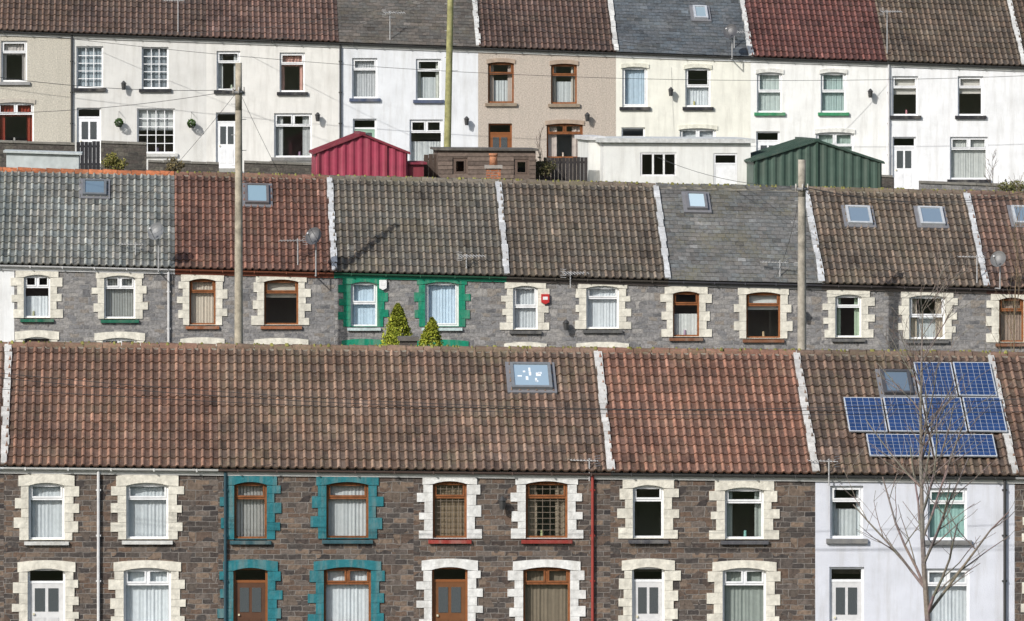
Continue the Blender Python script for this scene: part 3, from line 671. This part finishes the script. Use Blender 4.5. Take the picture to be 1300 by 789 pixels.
wall('stone_wall',1090,1135,224,184,.3,'stone_dark',(1,1,1))
wall('stone_wall',1168,1380,233,184,.3,'stone_grey',(1,1,1))
def fence(pxl,pxr,pyt,y,col,name='wooden_fence'):
    x0,x1=PX(pxl,y),PX(pxr,y); zt=PZ(pyt,y); mb=MB(); zb=gz(x0,y)-.3; n=int((x1-x0)/.12)
    for i in range(n):
        a=x0+(x1-x0)*i/n; mb.box(a+.004,a+(x1-x0)/n-.004,y,y+.02,zb,zt+U(-.02,.02),'timber',V(col,.7,1.2))
    for z in (zb+.6,zt-.2): mb.box(x0,x1,y+.021,y+.07,z,z+.07,'timber',col)
    mb.build(name,None,((x0+x1)/2,y,zb))
fence(97,127,180,184,(.03,.03,.035),'garden_gate')
fence(690,746,200,176,(.04,.035,.035))
fence(538,556,196,175,(.07,.05,.04))
fence(680,690,205,176,(.10,.08,.06))

def chimney(px,w,pyt,y,zb,mat,pots=1):
    x=PX(px,y); hw=w/2; zt=PZ(pyt,y); mb=MB(); E=empty('chimney_stack',(x,y,zb)); org=tuple(E.location)
    mb.box(x-hw,x+hw,y,y+.45,zb,zt-.1,mat,(1,1,1)); mb.box(x-hw-.05,x+hw+.05,y-.05,y+.5,zt-.1,zt,'concrete',(.36,.33,.30) if pots else (.12,.11,.10)); mb.build('stack',E,org)
    if pots:
        p=MB(); p.cyl((x,y+.22,zt),(x,y+.22,zt+.35),.13,.11,14,'mortar',(.44,.19,.10)); p.cyl((x,y+.22,zt+.28),(x,y+.22,zt+.36),.14,.14,14,'mortar',(.44,.19,.10)); p.build('chimney_pot',E,org,True)
zrM=RM.ze+4.02*RM.k
chimney(627,.42,210,RM.Y+4.05,zrM-1.2,'brick_red')
zrF=RF.ze+4.02*RF.k
chimney(519,.42,428,RF.Y+4.1,zrF-1.2,'stone_dark',0)

def pole(px,py_top,y,r0,r1,col,lean=0):
    zt=PZ(py_top,y); x=PX(px,y); zb=gz(x,y)-.4; mb=MB(); n=8
    for i in range(n):
        u,v=i/n,(i+1)/n
        mb.cyl((x+lean*u,y,zb+(zt-zb)*u),(x+lean*v,y,zb+(zt-zb)*v),r0+(r1-r0)*u,r0+(r1-r0)*v,14,'pole_wood',V(col,.97,1.03),cap=(i in(0,n-1)))
    xt=x+lean
    mb.cyl((xt,y,zt-.9),(xt,y,zt-.82),r1+.05,r1+.05,12,'metal',(.15,.15,.15))
    for i in range(6):
        z=zt-1.2-i*.45; s=1 if i%2 else -1; mb.cyl((xt,y,z),(xt+s*.22,y,z),.012,.012,6,'metal',(.3,.3,.3))
    for a in range(4):
        mb.cyl((xt+math.cos(a*1.57)*(r1+.06),y+math.sin(a*1.57)*(r1+.06),zt-.9),(xt+math.cos(a*1.57)*(r1+.06),y+math.sin(a*1.57)*(r1+.06),zt-.7),.03,.02,6,'metal',(.4,.38,.35))
    mb.build('telegraph_pole',None,(x,y,zb),True); return Vector((xt,y,zt-.78))
p1=pole(303,80,156.5,.135,.095,(.36,.32,.25)); p2=pole(1018,203,156.5,.14,.11,(.34,.31,.26)); p3=pole(566,-40,181,.13,.10,(.30,.29,.13),lean=.18)
def cable(a,b,sag,r=.008,col=(.04,.04,.04)):
    a=Vector(a);b=Vector(b); mb=MB(); n=22; pts=[a.lerp(b,i/n)-Vector((0,0,sag*4*(i/n)*(1-i/n))) for i in range(n+1)]
    for i in range(n): mb.cyl(pts[i],pts[i+1],r,r,5,'metal',col,cap=False)
    mb.build('overhead_cable',None,tuple(a))
def W3(px,py,y): return Vector((PX(px,y),y,PZ(py,y)))
cable(p1,W3(-200,60,150),.4); cable(p1,W3(90,338,159.9),.3,.006); cable(p1,W3(430,345,159.9),.3,.006); cable(p1,W3(-250,130,165),.5)
cable(p2,W3(1400,235,156),.5); cable(p2,W3(1400,215,160),.7); cable(p2,W3(985,352,159.9),.3,.006); cable(p2,W3(820,232,175),.2); cable(p2,W3(835,200,174.5),.25); cable(p2,W3(1160,360,159.9),.3,.006)
cable(p3,W3(300,52,190),.4,.007); cable(p3,W3(835,66,190),.4,.007); cable(p3,W3(90,38,190),.6,.007); cable(p3,W3(1120,77,190),.8,.007)
cable(W3(-100,25,188),W3(1400,92,188),1.0,.008)
cable(W3(-60,474,126),W3(1400,500,126),.6,.008); cable(W3(-60,490,126),W3(1400,520,127),.35,.007); cable(W3(-60,468,126),W3(1400,512,126),.5,.007)
cable(W3(330,592,129.6),W3(520,447,133.6),.6,.006)

def dish(pos,wallpt,r,col,face):
    mb=MB(); f=Vector(face).normalized(); u=f.cross(Vector((0,0,1))).normalized(); v=u.cross(f); pos=Vector(pos); K=20; Rn=4
    def pt(i,k): rr=r*i/Rn; a=2*math.pi*k/K; return pos+u*math.cos(a)*rr+v*math.sin(a)*rr*1.08+f*(.28*rr*rr/r)
    for i in range(Rn):
        for k in range(K):
            q=[pt(i,k),pt(i+1,k),pt(i+1,k+1),pt(i,k+1)]
            if i==0: q=[q[0],q[1],q[2]]
            mb.face(q,'metal',col)
    mb.cyl(pos-v*r*.95,pos+f*.38-v*.1,.012,.012,6,'metal',(.3,.3,.3)); mb.cyl(pos+f*.36-v*.1,pos+f*.46-v*.08,.035,.03,8,'metal',(.5,.5,.5))
    mb.cyl(pos-f*.02,pos-f*.12,.03,.03,8,'metal',(.3,.3,.3)); w=Vector(wallpt)
    mid_=Vector((pos.x-f.x*.12,pos.y-f.y*.12,w.z)); mb.cyl(pos-f*.12,mid_,.02,.02,8,'metal',(.35,.35,.35)); mb.cyl(mid_,w,.02,.02,8,'metal',(.35,.35,.35))
    mb.build('satellite_dish',None,tuple(pos))
FD=(-.45,-.85,.45)
dish(W3(199,295,159.4),W3(201,345,159.98),.26,(.13,.135,.14),FD); dish(W3(399,301,159.4),W3(400,350,159.98),.26,(.07,.07,.075),FD)
dish(W3(928,41,190),W3(928,75,190.5),.26,(.06,.06,.065),FD); dish(W3(1268,330,159.4),W3(1262,366,159.98),.24,(.12,.12,.12),FD)
def aerial(base,h,boom,ang,n=9):
    b=Vector(base); mb=MB(); t=b+Vector((0,0,h)); g_=(.40,.40,.40)
    mb.cyl(b-Vector((0,0,.3)),t,.018,.018,6,'metal',g_); d=Vector((math.cos(ang),math.sin(ang),0)); q=Vector((-d.y,d.x,0))
    a=t-Vector((0,0,.06)); mb.cyl(a-d*boom*.3,a+d*boom*.7,.012,.012,6,'metal',g_)
    for i in range(n):
        c=a-d*boom*.25+d*boom*.93*i/(n-1); l=.16-.06*i/n; mb.cyl(c-q*l-Vector((0,0,l*.3)),c+q*l+Vector((0,0,l*.3)),.007,.007,5,'metal',g_)
    c=a-d*boom*.28
    for z in (-.12,-.06,.06,.12): mb.cyl(c-q*.18+Vector((0,0,z)),c+q*.18+Vector((0,0,z)),.007,.007,5,'metal',g_)
    mb.build('tv_aerial',None,tuple(b))
for px,py,h,an in ((172,325,.4,2.7),(378,335,.75,3.5),(592,342,.45,.4),(724,353,.2,.4),(990,350,.45,2.8),(1240,358,.8,2.7)): aerial(RM.ray(px,py)+Vector((0,-.05,0)),h,.85,an)
for px,py,h,an in ((748,595,.25,2.7),(1052,601,.35,2.7)): aerial(RF.ray(px,py)+Vector((0,-.05,0)),h,.75,an)
for px,py,h,an in ((226,42,1.2,2.8),(495,50,1.0,.3),(932,60,.6,.3),(1126,70,1.6,.3)): aerial(RB.ray(px,py)+Vector((0,-.05,0)),h,.8,an)

def wallbox(name,px,py,row,w,h,col):
    x,z=row.X(px),row.Z(py); mb=MB(); y=row.Y
    mb.prism([(x-w/2,z-h*.3),(x,z-h/2),(x+w/2,z-h*.3),(x+w/2,z+h/2),(x-w/2,z+h/2)],y-.09,y-.001,'paint',col)
    mb.box(x-w*.3,x+w*.3,y-.096,y-.0905,z-h*.05,z+h*.25,'paint',(.7,.7,.7)); mb.build(name,None,(x,y,z))
wallbox('burglar_alarm',692,380,RM,.24,.30,(.45,.03,.03)); wallbox('burglar_alarm',486,362,RM,.22,.3,(.75,.75,.75))
def lamp(px,py,row):
    x,z=row.X(px),row.Z(py); y=row.Y; mb=MB(); mb.box(x-.05,x+.05,y-.03,y-.001,z-.08,z+.12,'metal',(.04,.04,.04)); mb.cyl((x,y-.03,z+.1),(x,y-.2,z+.12),.015,.015,6,'metal',(.04,.04,.04))
    mb.cyl((x,y-.2,z-.12),(x,y-.2,z+.1),.06,.09,8,'metal',(.05,.05,.05)); mb.cyl((x,y-.2,z+.1),(x,y-.2,z+.2),.11,.02,8,'metal',(.04,.04,.04)); mb.build('wall_lantern',None,(x,y,z))
for px,py,r in ((718,414,RM),(157,110,RB),(851,118,RB),(1104,120,RB),(403,150,RB),(745,150,RB),(592,155,RB),(637,640,RF),(1018,398,RM)): lamp(px,py,r)

def leafmass(mb,fn,n,size,c1,c2):
    for _ in range(n):
        p,shade=fn(); a=Vector((U(-1,1),U(-1,1),U(-1,1))).normalized(); b=a.cross(Vector((U(-1,1),U(-1,1),U(-1,1)))).normalized(); s=size*U(.6,1.3); k=R()
        col=tuple((c1[i]*(1-k)+c2[i]*k)*shade for i in range(3))
        mb.face([p-a*s,p+b*s*.45,p+a*s,p-b*s*.45],'foliage',col)
def conifer(px,pyt,wpx,y,c1,c2,n=9000):
    x=PX(px,y); zt=PZ(pyt,y); zb=gz(x,y); H=zt-zb; Rm=wpx*y/F/2; mb=MB(); tr=MB()
    tr.cyl((x,y,zb-.2),(x,y,zt-.3),.07,.015,8,'bark',(.12,.08,.05)); E=empty('conifer_tree',(x,y,zb))
    def prof(h): return min(1.0,max(0.0,(1-h)*H/1.0))**.62
    lobes=[(U(0,6.28),U(.1,1)**.55*.985,U(.72,1.15)) for _ in range(90)]
    for a,h,s in lobes:
        rr=Rm*prof(h)*.8; tr.cyl((x,y,zb+H*h-.2),(x+math.cos(a)*rr,y+math.sin(a)*rr,zb+H*h),.012,.004,5,'bark',(.12,.08,.05),cap=False)
    def f():
        a0,h,s=random.choice(lobes); dz=random.gauss(0,.10); h2=min(.998,max(.02,h+dz/H+.01)); rr=Rm*prof(h2)*s
        a=a0+random.gauss(0,.4); q=rr*(1-abs(random.gauss(0,.25)))
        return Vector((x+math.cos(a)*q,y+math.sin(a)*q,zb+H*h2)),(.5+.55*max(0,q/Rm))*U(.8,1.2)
    leafmass(mb,f,n,.045,c1,c2); tr.build('trunk',E,tuple(E.location)); mb.build('foliage',E,tuple(E.location))
conifer(505,386,40,148,(.19,.24,.03),(.38,.40,.05)); conifer(548,404,38,148,(.21,.25,.03),(.40,.42,.05))
def shrub(name,px,py,r,y,c1,c2,n=1200,flat=.8,size=.05):
    x=PX(px,y); z=PZ(py,y); mb=MB(); bl=[(Vector((U(-.6,.6),U(-.5,.5),U(-.5,.5)))*r,U(.35,.6)*r) for _ in range(9)]
    def f():
        c,q=random.choice(bl); d=Vector((random.gauss(0,1),random.gauss(0,1),random.gauss(0,1))).normalized()*q*U(.6,1.0)
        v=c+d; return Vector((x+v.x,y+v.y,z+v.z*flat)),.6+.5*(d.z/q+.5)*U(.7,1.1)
    leafmass(mb,f,n,size,c1,c2)
    for i in range(7):
        c=random.choice(bl)[0]; mb.cyl((x,y,gz(x,y)-.1),(x+c.x,y+c.y,z+c.z*flat),.02,.006,5,'bark',(.1,.07,.05),cap=False)
    mb.build(name,None,(x,y,z))
shrub('garden_shrub',145,207,.45,178,(.16,.17,.04),(.28,.24,.08),900)
shrub('garden_shrub',693,214,.5,174.5,(.07,.08,.03),(.16,.13,.07),500); shrub('garden_shrub',222,212,.4,178,(.12,.10,.05),(.2,.16,.08),500)
shrub('garden_shrub',1285,240,.6,178,(.12,.12,.05),(.2,.2,.08),600)
def ball(px,py,row,r=.16):
    x,z,y=row.X(px),row.Z(py),row.Y-.25; mb=MB()
    def f():
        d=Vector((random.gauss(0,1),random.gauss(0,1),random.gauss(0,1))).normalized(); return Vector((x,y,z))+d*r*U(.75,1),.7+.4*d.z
    leafmass(mb,f,420,.035,(.04,.09,.02),(.07,.13,.03)); mb.cyl((x,y,z+r),(x,y,z+.38),.004,.004,4,'metal',(.05,.05,.05)); mb.cyl((x,y,z+.38),(x,y+.249,z+.40),.01,.01,5,'metal',(.04,.04,.04)); mb.build('topiary_ball',None,(x,y,z))
ball(151,156,RB); ball(243,157,RB)
def bare(name,px,pyt,y,r0,spread,seed,maxd=5,col=(.16,.13,.11),lean=0,base=None,first=0,nn=9,bl=.30,two=2):
    rnd=random.Random(seed); x=PX(px,y); zb=gz(x,y)-.2 if base is None else base; zt=PZ(pyt,y); H=zt-zb; mb=MB()
    def grow(p,d,l,r,dep):
        n=nn if dep==0 else 5; q=p; wob=.022 if dep==0 else .09
        for i in range(n):
            d=(d+Vector((rnd.gauss(0,wob),rnd.gauss(0,wob),rnd.gauss(0,.03)+.05*(dep>0)))).normalized(); nq=q+d*l/n; k0=1-.85*i/n if dep==0 else 1-.6*i/n; k1=1-.85*(i+1)/n if dep==0 else 1-.6*(i+1)/n
            ra,rb=max(.005,r*k0),max(.005,r*k1)
            mb.cyl(q,nq,ra,rb,7 if dep<2 else 4,'bark',tuple(c*rnd.uniform(.9,1.1) for c in col),cap=False)
            if dep<maxd and (dep>0 or (i+1)/n>=first) and (i<n-1 or dep==0):
                for _ in range(two if dep==0 else 1):
                    if dep>=2 and rnd.random()<.3: continue
                    a=rnd.uniform(0,6.28); sp=spread*rnd.uniform(.7,1.2); ax=Vector((math.cos(a),math.sin(a)*.6,.1)); nd=(d*math.cos(sp)+ax*math.sin(sp)).normalized()
                    ll=H*bl*(1.1-.75*(i/n)) if dep==0 else l*rnd.uniform(.38,.6)
                    grow(nq,nd,ll*rnd.uniform(.75,1.1),max(.006,rb*.58),dep+1)
            q=nq
    grow(Vector((x,y,zb)),Vector((lean,0,1)).normalized(),H,r0,0)
    mb.build(name,None,(x,y,zb))
bare('bare_tree',1184,395,121,.085,.80,33,3,col=(.20,.17,.15),first=.19,nn=16,bl=.36,two=2)
bare('bare_shrub',1262,205,178,.03,.6,9,2,base=gz(PX(1262,178),178)-.1)
bare('bare_shrub',690,178,175,.025,.5,12,2,base=gz(PX(690,175),175)-.1)
bare('bare_shrub',1285,260,156,.03,.5,14,2,col=(.2,.15,.1))

# ---------------------------------------------------------------- light & camera
w=bpy.data.worlds.new('World'); sc.world=w; w.use_nodes=True; nt=w.node_tree; bg=nt.nodes['Background']
sk=nt.nodes.new('ShaderNodeTexSky'); sk.sky_type='NISHITA'; sk.sun_disc=False; sk.sun_elevation=math.radians(34); sk.sun_rotation=math.radians(220); sk.air_density=1.2; sk.dust_density=2.0
nt.links.new(sk.outputs[0],bg.inputs[0]); bg.inputs[1].default_value=.14
sl=bpy.data.lights.new('sun','SUN'); sl.energy=4.3; sl.angle=math.radians(.5); sl.color=(1,.97,.925); so=bpy.data.objects.new('sun',sl); sc.collection.objects.link(so)
el=math.radians(34); az=math.radians(42); sd=Vector((-math.sin(az)*math.cos(el),-math.cos(az)*math.cos(el),math.sin(el))); so.rotation_euler=sd.to_track_quat('Z','Y').to_euler(); so.location=(0,100,80)
cam=bpy.data.cameras.new('camera'); co_=bpy.data.objects.new('camera',cam); sc.collection.objects.link(co_); co_.location=(0,0,CAMZ); co_.rotation_euler=(math.radians(90),0,0)
cam.sensor_width=36; cam.lens=36*F/1300; cam.shift_x=(650-VX)/1300; cam.shift_y=-(394.5-YH)/1300; cam.clip_end=6000; cam.clip_start=.5
sc.camera=co_
sc.view_settings.view_transform='Standard'; sc.view_settings.look='None'; sc.view_settings.exposure=0
